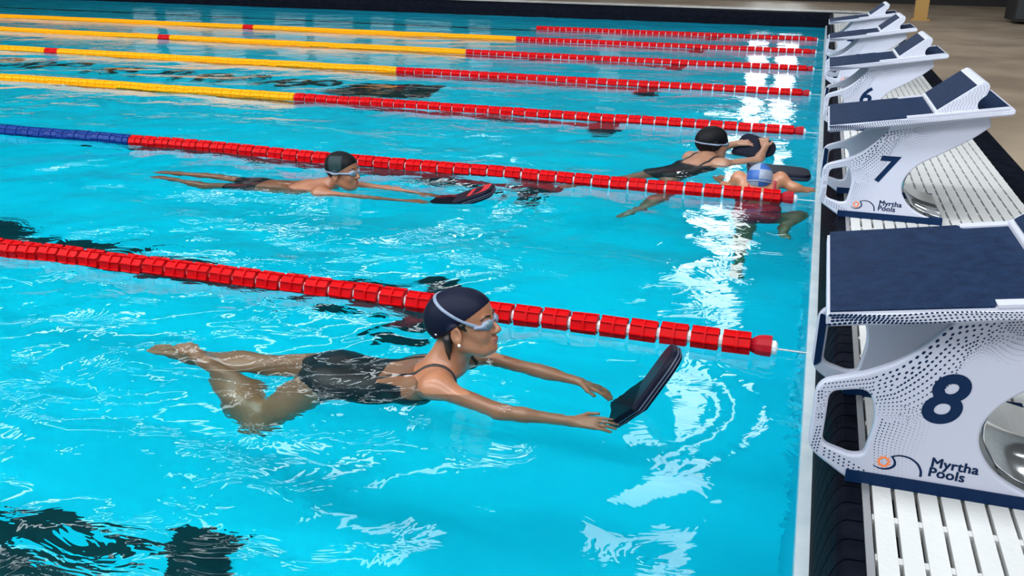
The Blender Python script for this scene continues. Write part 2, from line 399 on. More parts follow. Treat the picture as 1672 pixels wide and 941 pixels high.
def dots():
    out = []
    # rows that follow the front slope, then bend up towards the tail
    for j in range(17):
        for i in range(95):
            u = .0+i*.0068
            x = u+.012*math.sin(j*.55+u*14)+.004*j*math.sin(u*9)
            z = slope(u)-.012-j*.0082-.018*math.sin(u*11+j*.12)*min(1, j/5)+.0022*j*math.sin(u*26)
            fade = max(0, 1-j/17)*max(0, 1-max(0, u-.30)/.33)*(.55+.45*math.exp(-((u-.22)/.10)**2))
            a = .0044*fade
            if u < .1: a *= .8
            if a > .0006 and shrink_ok(x, z, .006): out.append((x, z, a*1.25, a*.72, .45+.5*math.sin(u*8)))
    # columns right of the hand hole, shrinking to the right and down
    for i in range(15):
        for j in range(27):
            x = .137+i*.0088+.004*math.sin(j*.3); z = .520-j*.0072-.0006*i*i*.3
            a = .0026*max(0, 1-i/15)*max(.25, 1-j/40)
            if a > .0005 and shrink_ok(x, z, .006): out.append((x, z, a, a*.85, 0))
    for j in range(22):
        for i in range(3):
            x = .0+i*.007-.004*math.cos(j*.3); z = .525-j*.0082+i*.002
            if shrink_ok(x, z, .005): out.append((x, z, .0027, .0017, 1.1))
    for i in range(11):
        for j in range(3):
            x = .015+i*.0115; z = .372-i*.0052+j*.009-.01
            if shrink_ok(x, z, .006): out.append((x, z, .0023, .0023, 0))
    kept = []; cell = {}
    for d in out:
        c = (int(d[0]/.012), int(d[1]/.012)); ok = True
        for a in (-1, 0, 1):
            for b_ in (-1, 0, 1):
                for e in cell.get((c[0]+a, c[1]+b_), ()):
                    if math.hypot((d[0]-e[0])*.8, d[1]-e[1]) < (d[2]+e[2])*.95+.0006: ok = False
        if ok: kept.append(d); cell.setdefault(c, []).append(d)
    return kept
def ellipse(bm, x, z, a, b_, ang, y, mi, n=8):
    ca, sa = math.cos(ang), math.sin(ang)
    vs = []
    for i in range(n):
        t = 2*math.pi*i/n; p, q = a*math.cos(t), b_*math.sin(t)
        vs.append(bm.verts.new((x+p*ca-q*sa, y, z+p*sa+q*ca)))
    f = bm.faces.new(vs); f.material_index = mi; return f
RX = Matrix.Rotation(math.pi/2, 4, 'X')
def make_panel(with_dots, y):
    me = plate([OUT, HOLE], .006, .007, 3); me.transform(RX)     # now in x,z; thickness along y
    bm = bmesh.new(); bm.from_mesh(me); bmesh.ops.translate(bm, vec=(0, y, 0), verts=bm.verts)
    for f in bm.faces: f.smooth = True
    if with_dots:
        for d in DOTS: ellipse(bm, d[0], d[1], d[2], d[3], d[4], y-.0134, 1)
    bpy.data.meshes.remove(me)
    me = bpy.data.meshes.new('side_panel'); bm.to_mesh(me); bm.free(); me.materials.append(M['panel']); me.materials.append(M['navy'])
    return me
DOTS = dots()
HALF = .33; PY = .245
MESH_NEAR = make_panel(True, -PY); MESH_FAR = make_panel(False, PY)
def sheet(bm, pts3, th, mi=0):
    a = [bm.verts.new(p) for p in pts3]; n = Vector(pts3[1])-Vector(pts3[0]); n = n.cross(Vector(pts3[2])-Vector(pts3[0])).normalized()
    if n.z < 0: n = -n
    b_ = [bm.verts.new(Vector(p)+n*th) for p in pts3]; k = len(a)
    fs = [bm.faces.new(a), bm.faces.new(b_)]+[bm.faces.new((a[i], a[(i+1) % k], b_[(i+1) % k], b_[i])) for i in range(k)]
    for f in fs: f.material_index = mi
    bmesh.ops.recalc_face_normals(bm, faces=fs)
def platform_mesh():
    bm = bmesh.new(); prism(bm, [(-.012, PB(-.012)), (.700, PB(.700)), (.742, PT(.742)-.028), (.742, PT(.742)), (-.012, PT(-.012))], -HALF, HALF)
    bevel(bm, .006, 2)
    for s in (-1, 1):       # slide rails beside the tread
        y0, y1 = (-HALF+.004, -HALF+.04) if s < 0 else (HALF-.04, HALF-.004)
        sheet(bm, [(.315, y0, PT(.315)), (.72, y0, PT(.72)), (.72, y1, PT(.72)), (.315, y1, PT(.315))], .007)
    # dots on the near edge
    for i in range(78):
        for j in range(4):
            x = -.004+i*.0092; f = max(0, 1-x/.72)
            x += .006*math.sin(j*1.1+x*20); t = (j+.5)/4+.1*math.sin(x*26+j*.6)
            z = PB(x)+.003+(PT(x)-PB(x)-.006)*min(max(t, .06), .94); a = .0014+.0034*f*f
            if -.006 < x < .69: ellipse(bm, x, z, a, a*.62, .5*math.sin(x*17)+.2, -HALF-.0006, 1)
    me = bpy.data.meshes.new('platform'); bm.to_mesh(me); bm.free(); me.materials.append(M['rim']); me.materials.append(M['navy']); return me
def tread_mesh():
    bm = bmesh.new(); h = HALF-.007; g = HALF-.045
    pts = [(-.006, -h), (.31, -h), (.322, -g), (.445, -g), (.445, g), (.322, g), (.31, h), (-.006, h)]
    sheet(bm, [(x, y_, PT(x)) for x, y_ in pts], .004)
    me = bpy.data.meshes.new('tread'); bm.to_mesh(me); bm.free(); me.materials.append(M['tread']); return me
WEDGE = [(.425, PT(.425)+.001)]+[(.427, PT(.427)+.014), (.588, .950), (.606, .960), (.622, .957), (.630, .942), (.628, .925)]+catmull([(.622, .905), (.602, .885), (.594, .868), (.596, .850), (.606, PT(.606)+.001)], 4, False)
def wedge_mesh():
    bm = bmesh.new(); prism(bm, WEDGE, -.3, .3); bevel(bm, .004, 2)
    for i in range(16):
        for j in range(22):
            x = .43+i*.0125+.004*math.sin(j*.8); z = .80+j*.0072+.003*math.sin(i*.9)
            if all(inside(WEDGE, x+a, z+b_) for a, b_ in ((.007, 0), (-.007, 0), (0, .007), (0, -.007))):
                ellipse(bm, x, z, .0026, .0011, .5+.6*math.sin(i*.5), -.3006, 1, 6)
    me = bpy.data.meshes.new('foot_wedge'); bm.to_mesh(me); bm.free(); me.materials.append(M['rim']); me.materials.append(M['navy']); return me
def wedge_tread_mesh():
    bm = bmesh.new(); d = Vector((.588-.427, 0, .950-(PT(.427)+.014))).normalized(); p = Vector((.427, 0, PT(.427)+.014)); L = .208
    q0 = p+d*.012; q1 = p+d*(L-.012)
    sheet(bm, [(q0.x, -.283, q0.z), (q1.x, -.283, q1.z), (q1.x, .283, q1.z), (q0.x, .283, q0.z)], .003)
    me = bpy.data.meshes.new('wedge_tread'); bm.to_mesh(me); bm.free(); me.materials.append(M['tread']); return me
def rear_tread_mesh():
    bm = bmesh.new(); sheet(bm, [(.607, -.285, PT(.607)), (.725, -.285, PT(.725)), (.725, .285, PT(.725)), (.607, .285, PT(.607))], .004)
    me = bpy.data.meshes.new('rear_tread'); bm.to_mesh(me); bm.free(); me.materials.append(M['tread']); return me
def base_mesh(s):
    bm = bmesh.new(); y0 = s*PY; box(bm, .080, .540, y0-.018, y0+.018, .2995, .330); bevel(bm, .004, 2)
    me = bpy.data.meshes.new('base_strip'); bm.to_mesh(me); bm.free(); me.materials.append(M['navy']); return me
def band_mesh():
    bm = bmesh.new(); prism(bm, round_poly([(-.006, .372), (.012, .386), (.014, .524), (-.006, .532)], .006, 3), PY-.0165, PY-.0135)
    me = bpy.data.meshes.new('nose_band'); bm.to_mesh(me); bm.free(); me.materials.append(M['navy']); return me
def back_plate_mesh():
    pr = catmull([(.50, .640), (.41, .574), (.362, .515), (.350, .465), (.363, .418), (.400, .372), (.46, .340), (.535, .322)], 6, False)
    bm = bmesh.new()
    top = pr[12:]
    pts = [(x+.004, z+.004) for x, z in top]+[(x+.007, z+.008) for x, z in top[::-1]]
    prism(bm, pts, -PY+.013, PY-.013)
    for f in bm.faces: f.smooth = True
    me = bpy.data.meshes.new('back_plate'); bm.to_mesh(me); bm.free(); me.materials.append(M['mirror']); return me
def crossbar_mesh():
    bm = bmesh.new()
    for x, z in ((.16, .60),):
        lathe = bmesh.new(); lathe_x(lathe, [(-PY, .014), (PY, .014)], 14); lathe.transform(Matrix.Translation((.30, 0, .70)) @ Matrix.Rotation(math.pi/2, 4, 'Z'))
        t = bpy.data.meshes.new('t'); lathe.to_mesh(t); lathe.free(); bm.from_mesh(t); bpy.data.meshes.remove(t)
    me = bpy.data.meshes.new('crossbar'); bm.to_mesh(me); bm.free(); me.materials.append(M['steel']); return me
def logo_mesh():
    bm = bmesh.new(); y = -PY-.0138; cx, cz = .158, .364
    # sun ring with flame teeth
    n = 20; ro, ri = .0118, .0084
    A = [bm.verts.new((cx+ro*math.cos(2*math.pi*i/n), y, cz+ro*math.sin(2*math.pi*i/n))) for i in range(n)]
    B = [bm.verts.new((cx+ri*math.cos(2*math.pi*i/n), y, cz+ri*math.sin(2*math.pi*i/n))) for i in range(n)]
    for i in range(n):
        f = bm.faces.new((A[i], A[(i+1) % n], B[(i+1) % n], B[i])); f.material_index = 1
    for i in range(10):
        a = 2*math.pi*i/10
        p = [(ro*.97, a-.26), (ro*.97, a+.26), (.0178, a+.34)]
        f = bm.faces.new([bm.verts.new((cx+r*math.cos(t), y, cz+r*math.sin(t))) for r, t in p]); f.material_index = 1
    # wave: sweep under the sun, crest and long back
    p1 = catmull([(.136, .3515), (.152, .3455), (.170, .348), (.1815, .358), (.181, .370), (.174, .3795)], 6, False)
    ribbon(bm, p1, [.0010+.0046*math.sin(math.pi*min(1, (i+.5)/len(p1)*1.05)*.8) for i in range(len(p1))], y)
    p2 = catmull([(.172, .3795), (.190, .3855), (.212, .383), (.230, .371), (.239, .355), (.2405, .340)], 6, False)
    ribbon(bm, p2, [.0032+.0026*i/len(p2) for i in range(len(p2))], y-.0001)
    bmesh.ops.recalc_face_normals(bm, faces=bm.faces)
    me = bpy.data.meshes.new('logo'); bm.to_mesh(me); bm.free(); me.materials.append(M['navy']); me.materials.append(M['orange']); return me
def place_text(me, x, z, rot=0):
    me.transform(Matrix.Translation((x, -PY-.0138, z)) @ RX @ Matrix.Rotation(rot, 4, 'Z')); me.materials.clear(); me.materials.append(M['navy']); return me
def lettering_mesh():
    bm = bmesh.new()
    for dx, dz, dy in ((0, 0, 0), (.0010, .0004, -.00012), (.0020, 0, -.00006), (.0004, .0010, -.0001), (.0016, .0009, -.00009)):
        for w_, x, z in (('Myrtha', .2555, .3705), ('Pools', .2535, .3455)):
            a = place_text(text_mesh(w_, .0335, 0, 0, .0003, 1.05), x+dx, z+dz, -.03); a.transform(Matrix.Translation((0, dy, 0))); bm.from_mesh(a)
    me = bpy.data.meshes.new('lettering'); bm.to_mesh(me); bm.free(); me.materials.append(M['navy']); return me
def digit_mesh(d):
    return place_text(text_mesh(d, .168, .22, .0040, .0004, 1, 'CENTER'), .252, .4845)
PARTS = [('side_panel', MESH_NEAR), ('side_panel', MESH_FAR), ('platform', platform_mesh()), ('tread', tread_mesh()), ('rear_tread', rear_tread_mesh()),
         ('base_strip', base_mesh(-1)), ('base_strip', base_mesh(1)), ('nose_band', band_mesh()), ('back_plate', back_plate_mesh()), ('crossbar', crossbar_mesh()),
         ('logo', logo_mesh()), ('lettering', lettering_mesh())]
WM, WTM = wedge_mesh(), wedge_tread_mesh()
BL = {'8': 'white starting block number 8, nearest and cut by the picture edge',
      '7': 'white starting block number 7, between blocks 8 and 6 at the pool edge',
      '6': 'white starting block number 6, standing behind block 7',
      '5': 'white starting block number 5, its number half hidden behind block 6',
      '4': 'smallest farthest white starting block, behind block 5'}
for i, d in enumerate('87654'):
    t = empty('starting_block', (0, -1.18+2.5*i, 0)); tag(t, BL[d], 'starting block', 'starting blocks along the pool edge')
    for nm, me in PARTS: link(nm, me, (), t)
    wg = link('foot_wedge', WM, (), t); link('wedge_tread', WTM, (), wg)
    link('lane_number', digit_mesh(d), (), t)

# ------------------------------------------------------------------ lane ropes
def float_mesh(name, m, L=.106, R=.050):
    bm = bmesh.new(); n = 8; a0 = math.pi/8+.25
    def ringv(x, r): return [bm.verts.new((x, r*math.cos(a0+2*math.pi*i/n), r*math.sin(a0+2*math.pi*i/n))) for i in range(n)]
    xs = [(-L/2, R*.78), (-L/2, R*.95), (0, R*.92), (L/2, R*.95), (L/2, R*.78)]
    rs = [ringv(x, r) for x, r in xs]
    for a, b_ in zip(rs, rs[1:]):
        for i in range(n): bm.faces.new((a[i], b_[i], b_[(i+1) % n], a[(i+1) % n]))
    bm.faces.new(rs[0]); bm.faces.new(rs[-1][::-1])
    # lengthwise fins and the middle hoop
    for i in range(n):
        a = a0+2*math.pi*i/n; c, s = math.cos(a), math.sin(a); tx, ty = -s, c
        def P(x, r, k): return (x, r*c+k*tx, r*s+k*ty)
        q = [P(x, r, k) for x in (-L/2, L/2) for r, k in ((R*.86, -.0035), (R*1.06, -.0022), (R*1.06, .0022), (R*.86, .0035))]
        v = [bm.verts.new(p) for p in q]
        for f in ((0, 1, 5, 4), (1, 2, 6, 5), (2, 3, 7, 6), (0, 3, 2, 1), (4, 5, 6, 7)): bm.faces.new([v[k] for k in f])
    h = [ringv(-.006, R*.9), ringv(-.005, R*1.07), ringv(.005, R*1.07), ringv(.006, R*.9)]
    for a, b_ in zip(h, h[1:]):
        for i in range(n): bm.faces.new((a[i], b_[i], b_[(i+1) % n], a[(i+1) % n]))
    bmesh.ops.recalc_face_normals(bm, faces=bm.faces)
    me = bpy.data.meshes.new(name); bm.to_mesh(me); bm.free(); me.materials.append(m); return me
FM = {c: float_mesh('float', M[c]) for c in ('red', 'yellow', 'blue')}
FMC = {c: float_mesh('float', M[c], .111, .05) for c in ('red', 'yellow', 'blue')}
def end_mesh():
    bm = bmesh.new(); lathe_x(bm, [(-.052, .012), (-.050, .026), (-.025, .043), (0, .048), (.03, .048), (.031, .030), (.045, .030), (.052, .020), (.053, .008)], 12)
    for f in bm.faces:
        if f.calc_center_median().x > .0315: f.material_index = 1
    me = bpy.data.meshes.new('end_float'); bm.to_mesh(me); bm.free(); me.materials.append(M['red_end']); me.materials.append(M['clear']); return me
EM = end_mesh()
bm = bmesh.new(); lathe_x(bm, [(-.011, .021), (-.006, .026), (.006, .026), (.011, .021)], 10)
SM = bpy.data.meshes.new('spacer'); bm.to_mesh(SM); bm.free(); SM.materials.append(M['clear'])
ROPES = [('red lane rope nearest the viewer, passing behind the woman in navy cap', 25),
         ('lane rope with red floats turning blue, just behind the boy', 25),
         ('yellow and red lane rope passing just behind the black-capped swimmer by the wall', 25),
         ('yellow and red lane rope whose single red marker is nearest the left picture edge', 25),
         ('yellow and red lane rope with a red marker, third from the far side', 25),
         ('second farthest lane rope, yellow then red, before the short all-red one', 25),
         ('short all-red lane rope farthest away, nearest the far black edge', 5.5)]
PIT = .1225
for k, (lab, LEN) in enumerate(ROPES):
    t = empty('lane_rope', (0, 2.5*k, 0)); tag(t, lab, 'lane rope', 'lane ropes across the pool')
    far = k >= 3
    xs, cols = [], []; x = -.268; marker = False
    while x > -LEN:
        if k == 0: c = 'red'
        elif k == 1: c = 'red' if x > -5.1 else 'blue'
        else:
            c = 'red' if (x > -5.1 or k == 6) else 'yellow'
            if k >= 3 and -10.52 < x < -10.28: c = 'red'
        xs.append(x); cols.append(c); x -= PIT if c == 'red' and x > -6 else .113
    zt = np.arange(-26, .02, .04); ztab = .018+.6*wave(zt, np.full_like(zt, 2.5*k))
    def zof(x): return float(np.interp(x, zt, ztab))
    e = link('end_float', EM, (), t); e.location = (-.165, 0, .020)
    late = bmesh.new()
    for i, (x, c) in enumerate(zip(xs, cols)):
        rot = Matrix.Rotation(random.uniform(-.12, .12)+i*.02, 4, 'X') @ Matrix.Rotation(random.uniform(-.018, .018), 4, 'Y') @ Matrix.Rotation(random.uniform(-.02, .02), 4, 'Z')
        mt = Matrix.Translation((x, random.uniform(-.002, .002), zof(x))) @ rot
        src = FM[c] if c == 'red' and x > -6 else FMC[c]
        if i < 100:
            f = link('float', src, (), t); f.matrix_local = mt
        elif x > -21:
            n0 = len(late.faces); tmp = src.copy(); tmp.transform(mt); late.from_mesh(tmp); bpy.data.meshes.remove(tmp)
            late.faces.ensure_lookup_table()
            mi = 1 if c == 'red' else 0
            for q in range(n0, len(late.faces)): late.faces[q].material_index = mi
    if len(late.faces):
        o = obj('float', late, [M[cols[-1]], M['red']], t); o['kind'] = 'stuff'; o['label'] = 'far run of %s floats' % cols[-1]
    else: late.free()
    bm = bmesh.new(); prev = 0
    lathe_x(bm, [(-min(LEN+.1, 22), .004), (-.0, .004)], 6)
    bmesh.ops.translate(bm, vec=(0, 0, .018), verts=bm.verts)
    obj('cable', bm, M['cable'], t)
    # white spacer sleeves in the gaps of the red run
    for x0, x1 in zip(xs, xs[1:]):
        if x1 < -5.4: break
        e = link('spacer', SM, (), t); e.location = ((x0+x1)/2, 0, zof((x0+x1)/2))

# ------------------------------------------------------------------ people: smooth solid figures meshed from blended limbs
class Field:
    def __init__(s, lo, hi, h):
        s.h = h; s.lo = np.array(lo, float); s.n = np.ceil((np.array(hi)-s.lo)/h).astype(int)+1
        s.F = np.full(s.n, .5, np.float32)
    def sl(s, lo, hi):
        a = np.clip(np.floor((np.array(lo)-s.lo)/s.h).astype(int), 0, s.n-1); b = np.clip(np.ceil((np.array(hi)-s.lo)/s.h).astype(int)+1, 1, s.n)
        return tuple(slice(i, j) for i, j in zip(a, b))
    def pts(s, q):
        g = [s.lo[i]+s.h*np.arange(q[i].start, q[i].stop, dtype=np.float32) for i in range(3)]
        return np.stack(np.meshgrid(*g, indexing='ij'), -1).astype(np.float32)
    def op(s, lo, hi, fn, k, sub=False):
        m = k+4*s.h; q = s.sl(np.array(lo)-m, np.array(hi)+m)
        if any(i.start >= i.stop for i in q): return
        d = fn(s.pts(q)); a = s.F[q]
        if sub: d = -d; hh = np.maximum(k-np.abs(a-d), 0)/max(k, 1e-6); s.F[q] = np.maximum(a, d)+hh*hh*k/4
        else: hh = np.maximum(k-np.abs(a-d), 0)/max(k, 1e-6); s.F[q] = np.minimum(a, d)-hh*hh*k/4
    def cone(s, a, b, ra, rb, k=.03, sub=False):
        a = np.array(a, np.float32); b = np.array(b, np.float32); ba = b-a; L = max(float(ba@ba), 1e-9); r = max(ra, rb)
        def fn(P):
            t = np.clip((P-a)@ba/L, 0, 1); return np.linalg.norm(P-a-t[..., None]*ba, axis=-1)-(ra+(rb-ra)*t)
        s.op(np.minimum(a, b)-r, np.maximum(a, b)+r, fn, k, sub)
    def ell(s, c, r, A=None, k=.03, sub=False):
        c = np.array(c, np.float32); r = np.array(r, np.float32); A = np.eye(3, dtype=np.float32) if A is None else np.asarray(A, np.float32); R_ = float(max(r))
        def fn(P):
            q = ((P-c)@A)/r; k0 = np.linalg.norm(q, axis=-1); k1 = np.linalg.norm(q/r, axis=-1)+1e-9; return k0*(k0-1)/k1
        s.op(c-R_, c+R_, fn, k, sub)
    def copy(s):
        o = object.__new__(Field); o.h, o.lo, o.n = s.h, s.lo, s.n; o.F = s.F.copy(); return o
    def clip(s, fn, off):
        """shell part: this solid grown by off, kept where fn(points) < 0"""
        o = s.copy(); q = tuple(slice(0, int(n)) for n in s.n); near = s.F < .03
        P = s.lo+np.argwhere(near)*s.h; g = np.full(s.n, .5, np.float32); g[near] = np.maximum(s.F[near]-off, fn(P)); o.F = g; return o
    def mesh(s, name):
        F = s.F; ins = F < 0; n = F.shape
        c = np.zeros(tuple(i-1 for i in n), np.int8)
        corners = [(i, j, k) for i in (0, 1) for j in (0, 1) for k in (0, 1)]
        for i, j, k in corners: c += ins[i:n[0]-1+i, j:n[1]-1+j, k:n[2]-1+k]
        cells = np.argwhere((c > 0) & (c < 8)); ids = np.full(c.shape, -1, np.int32); ids[tuple(cells.T)] = np.arange(len(cells))
        acc = np.zeros((len(cells), 3)); cnt = np.zeros(len(cells))
        val = {q: F[cells[:, 0]+q[0], cells[:, 1]+q[1], cells[:, 2]+q[2]] for q in corners}
        for q in corners:
            for ax_ in range(3):
                if q[ax_] == 0:
                    q2 = list(q); q2[ax_] = 1; q2 = tuple(q2); a, b = val[q], val[q2]; m = (a < 0) != (b < 0)
                    t = np.where(m, a/np.where(m, a-b, 1), 0); p = np.tile(np.array(q, float), (len(cells), 1)); p[:, ax_] = t
                    acc[m] += p[m]; cnt += m
        V = s.lo+(cells+acc/np.maximum(cnt, 1)[:, None])*s.h
        Q = []
        for ax_ in range(3):
            a = [slice(None)]*3; b = [slice(None)]*3; a[ax_] = slice(0, -1); b[ax_] = slice(1, None)
            A, B = ins[tuple(a)], ins[tuple(b)]; e = np.argwhere(A != B); fl = A[tuple(e.T)]
            o1, o2 = [(1, 2), (2, 0), (0, 1)][ax_]; ok = (e[:, o1] > 0) & (e[:, o2] > 0) & (e[:, o1] < n[o1]-1) & (e[:, o2] < n[o2]-1); e = e[ok]; fl = fl[ok]
            def g(d1, d2):
                z = e.copy(); z[:, o1] += d1; z[:, o2] += d2; return ids[tuple(z.T)]
            quad = np.stack([g(-1, -1), g(0, -1), g(0, 0), g(-1, 0)], -1)
            quad[~fl] = quad[~fl][:, ::-1]; Q.append(quad)
        return np_mesh(name, V, np.concatenate(Q))
def unit(v): v = np.array(v, float); return v/np.linalg.norm(v)
def frame(fwd, up):
    f = unit(fwd); l = unit(np.cross(up, f)); return np.stack([f, l, np.cross(f, l)], 1)     # columns forward, left, up
class Head:
    def __init__(s, o, yaw, pitch, sc, roll=0):
        cy, sy, cp, sp = math.cos(yaw), math.sin(yaw), math.cos(pitch), math.sin(pitch)
        f = np.array((cy*cp, sy*cp, sp)); l = np.array((-sy, cy, 0)); u = np.cross(f, l)
        s.A = np.stack([f, l*math.cos(roll)+u*math.sin(roll), u*math.cos(roll)-l*math.sin(roll)], 1); s.o = np.array(o, float); s.s = sc
    def w(s, p): return s.o+s.A@(np.array(p, float)*s.s)
    def loc(s, P): return ((P-s.o)@s.A)/s.s
    def cone(s, F, a, b, ra, rb, k=.02, sub=False): F.cone(s.w(a), s.w(b), ra*s.s, rb*s.s, k*s.s, sub)
    def ell(s, F, c, r, k=.02, sub=False, R_=None): F.ell(s.w(c), np.array(r)*s.s, s.A if R_ is None else s.A@R_, k*s.s, sub)
    def build(s, F, face=True):
        s.ell(F, (-.014, 0, .034), (.096, .077, .088), .02); s.ell(F, (.032, 0, .040), (.060, .063, .058), .03)
        s.ell(F, (.040, 0, -.028), (.050, .056, .064), .03); s.ell(F, (.034, 0, -.074), (.050, .045, .034), .03)
        s.cone(F, (-.005, .05, -.055), (.055, .026, -.092), .02, .018, .03); s.cone(F, (-.005, -.05, -.055), (.055, -.026, -.092), .02, .018, .03)
        s.ell(F, (.076, 0, -.093), (.016, .018, .015), .02)
        for q in (-1, 1):
            s.ell(F, (.060, q*.036, -.030), (.024, .020, .024), .025)
            s.ell(F, (.098, q*.031, .003), (.013, .016, .011), .014, True)
            s.ell(F, (.082, q*.031, .002), (.012, .014, .012), .006)
            s.ell(F, (-.006, q*.083, -.014), (.020, .010, .033), .006); s.ell(F, (.001, q*.095, -.008), (.010, .011, .021), .004, True)
            s.ell(F, (-.002, q*.084, -.040), (.008, .006, .009), .006); s.ell(F, (.100, q*.011, -.035), (.011, .008, .008), .008)
        s.cone(F, (.082, -.034, .020), (.082, .034, .020), .010, .010, .015)
        s.cone(F, (.087, 0, .008), (.111, 0, -.029), .007, .0105, .012)
        s.cone(F, (.089, -.014, -.060), (.089, .014, -.060), .0062, .0062, .008); s.cone(F, (.094, -.004, -.059), (.094, .004, -.059), .006, .006, .008)
        s.cone(F, (.088, -.012, -.071), (.088, .012, -.071), .0068, .0068, .006)
def hand(F, w_, d, n, thumb, curl=.3, spread=.12, sc=1.0):
    """palm, four jointed fingers and a thumb; d towards the fingers, n out of the back of the hand"""
    d = unit(d); n = unit(np.array(n)-d*np.dot(n, d)); l = np.cross(n, d)*thumb; w_ = np.array(w_, float)
    for q in (-.026, -.009, .009, .026): F.cone(w_+l*q*.55*sc+d*.008*sc, w_+(d*.085+l*q)*sc, .0135*sc, .0115*sc, .012)
    for q, L in ((.029, .068), (.0097, .078), (-.0097, .073), (-.028, .056)):
        p = w_+(d*.088+l*q)*sc; a = 0.0; dd = unit(d+l*q*spread/.03)
        for i, (f, r) in enumerate(((.42, .0088), (.32, .0080), (.26, .0072))):
            a += curl*(.6, 1, .8)[i]; v = dd*math.cos(a)-n*math.sin(a); p2 = p+v*L*f*sc; F.cone(p, p2, r*sc, (r-.0006)*sc, .003); p = p2
    p = w_+(d*.025+l*.026)*sc; p2 = p+(d*.030+l*.026-n*.008)*sc; p3 = p2+(d*.034+l*.008-n*.006)*sc
    F.cone(p, p2, .0125*sc, .0105*sc, .01); F.cone(p2, p3, .0100*sc, .0085*sc, .004)
def foot(F, an, toe, up, sc=1.0):
    an = np.array(an, float); d = unit(np.array(toe)-an); up = unit(np.array(up)-d*np.dot(up, d)); l = np.cross(up, d)
    F.cone(an, an-d*.03*sc-up*.03*sc, .034*sc, .029*sc, .03); F.cone(an, an+d*.09*sc-up*.018*sc, .034*sc, .027*sc, .03)
    F.cone(an+d*.07*sc-up*.02*sc+l*.012*sc, an+d*.135*sc-up*.026*sc+l*.024*sc, .025*sc, .019*sc, .02); F.cone(an+d*.07*sc-up*.02*sc-l*.012*sc, an+d*.125*sc-up*.026*sc-l*.024*sc, .024*sc, .018*sc, .02)
    for i, q in enumerate((.030, .012, -.002, -.016, -.029)):
        L = (.05, .047, .042, .037, .03)[i]; b = an+d*.13*sc-up*.028*sc+l*q*sc; F.cone(b, b+d*L*sc-up*.004*sc, (.0115, .0085, .008, .0078, .0075)[i]*sc, (.0105, .0075, .007, .0068, .0065)[i]*sc, .004)
def limb(F, a, b, c, ra, rm, rc, k=.03, fore=.9):
    F.cone(a, b, ra, rm, k); bc = np.array(c)-np.array(b); m = np.array(b)+bc*.3
    F.cone(b, m, rm*.96, rm*fore*1.03, k); F.cone(m, c, rm*fore*1.03, rc, k)
def torso(F, P, W, C, N, L, B, s=1.0, female=True, buttock=True):
    """pelvis, waist, chest, neck base; L towards the left side, B out of the back"""
    P, W, C, N, L, B = [np.array(v, float) for v in (P, W, C, N, L, B)]
    hw, ww, cw = (.082, .056, .074) if female else (.064, .056, .082)
    for q in (-1, 1):
        F.cone(P+L*q*hw*s, W+L*q*ww*s, .092*s, .080*s, .05); F.cone(W+L*q*ww*s, C+L*q*cw*s, .080*s, .088*s, .05)
        F.cone(C+L*q*cw*s, C+(N-C)*.62+L*q*.085*s, .086*s, .056*s, .05)
        if buttock: F.ell(P-unit(C-P)*.03*s+L*q*.062*s+B*.042*s, (.074*s,)*3, None, .04)
        if female: F.ell(C+L*q*.068*s-B*.075*s-(N-C)*.05, (.055*s,)*3, None, .04)
    F.cone(P, W, .09*s, .08*s, .04); F.cone(W, C, .08*s, .085*s, .04)
    F.cone(C+(N-C)*.3, N, .075*s, .05*s, .05)
def shoulder(F, C, N, S, s=1.0):
    C, N, S = [np.array(v, float) for v in (C, N, S)]
    F.cone(N+(C-N)*.12, S, .047*s, .050*s, .05); F.cone(C+(N-C)*.5, S, .060*s, .048*s, .05); F.ell(S, (.055*s,)*3, None, .03)
def person(name, label, skin, lo, hi, h):
    t = empty(name); return t
def build_head_parts(t, H, cap_mats, cap_plane, h, bun=None, goggles=True, cap_fn=None, strap_tilt=-.44, strap=True):
    R_ = .165*H.s; F = Field(H.o-R_, H.o+R_, h); H.build(F)
    C = F.copy()
    if bun: H.ell(C, bun[0], bun[1], .04)
    z0, sl = cap_plane
    def reg(P):
        q = H.loc(P); return (z0+sl*q[:, 0]-q[:, 2])*.8*H.s
    cap = link('swim_cap', C.clip(reg, .0045).mesh('swim_cap'), cap_mats, t)
    if cap_fn:
        me = cap.data; co = np.empty(len(me.polygons)*3, np.float32); me.polygons.foreach_get('center', co)
        me.polygons.foreach_set('material_index', cap_fn(H.loc(co.reshape(-1, 3))).astype(np.int32))
    if goggles:
        F2 = C if bun else F; o = F2.copy(); G = Field(H.o-R_, H.o+R_, min(h, .0026))
        # strap: band round the cap, rising from the eyes to the back of the head
        G2 = F.copy() if not bun else C.copy()
        def band(P):
            q = H.loc(P); zz = q[:, 2]-(.0+strap_tilt*(q[:, 0]-.07)); return np.maximum(np.abs(zz)-.0058, q[:, 0]-.078)*H.s
        st = G2.clip(band, .0088).mesh('goggles')
        for q in (-1, 1):
            Ry = Matrix.Rotation(q*.55, 3, 'Z'); Ry = np.array(Ry)
            H.ell(G, (.090, q*.034, .000), (.012, .025, .0185), .004, False, Ry)
            H.cone(G, (.080, q*.056, .0), (.060, q*.070, .003), .007, .005, .006)
        H.cone(G, (.099, -.010, .004), (.099, .010, .004), .0035, .0035, .004)
        gm = G.mesh('goggles'); bm = bmesh.new(); bm.from_mesh(st); bm.from_mesh(gm); bpy.data.meshes.remove(st); bpy.data.meshes.remove(gm)
        g = obj('goggles', bm, M['silicone'], t, True)
        for q in (-1, 1):
            Ln = Field(H.o-R_, H.o+R_, min(h, .0026)); H.ell(Ln, (.0955, q*.0355, .0), (.0085, .0185, .0135), .001, False, np.array(Matrix.Rotation(q*.55, 3, 'Z')))
            link('lens', Ln.mesh('lens'), M['lens'], g)
    return F
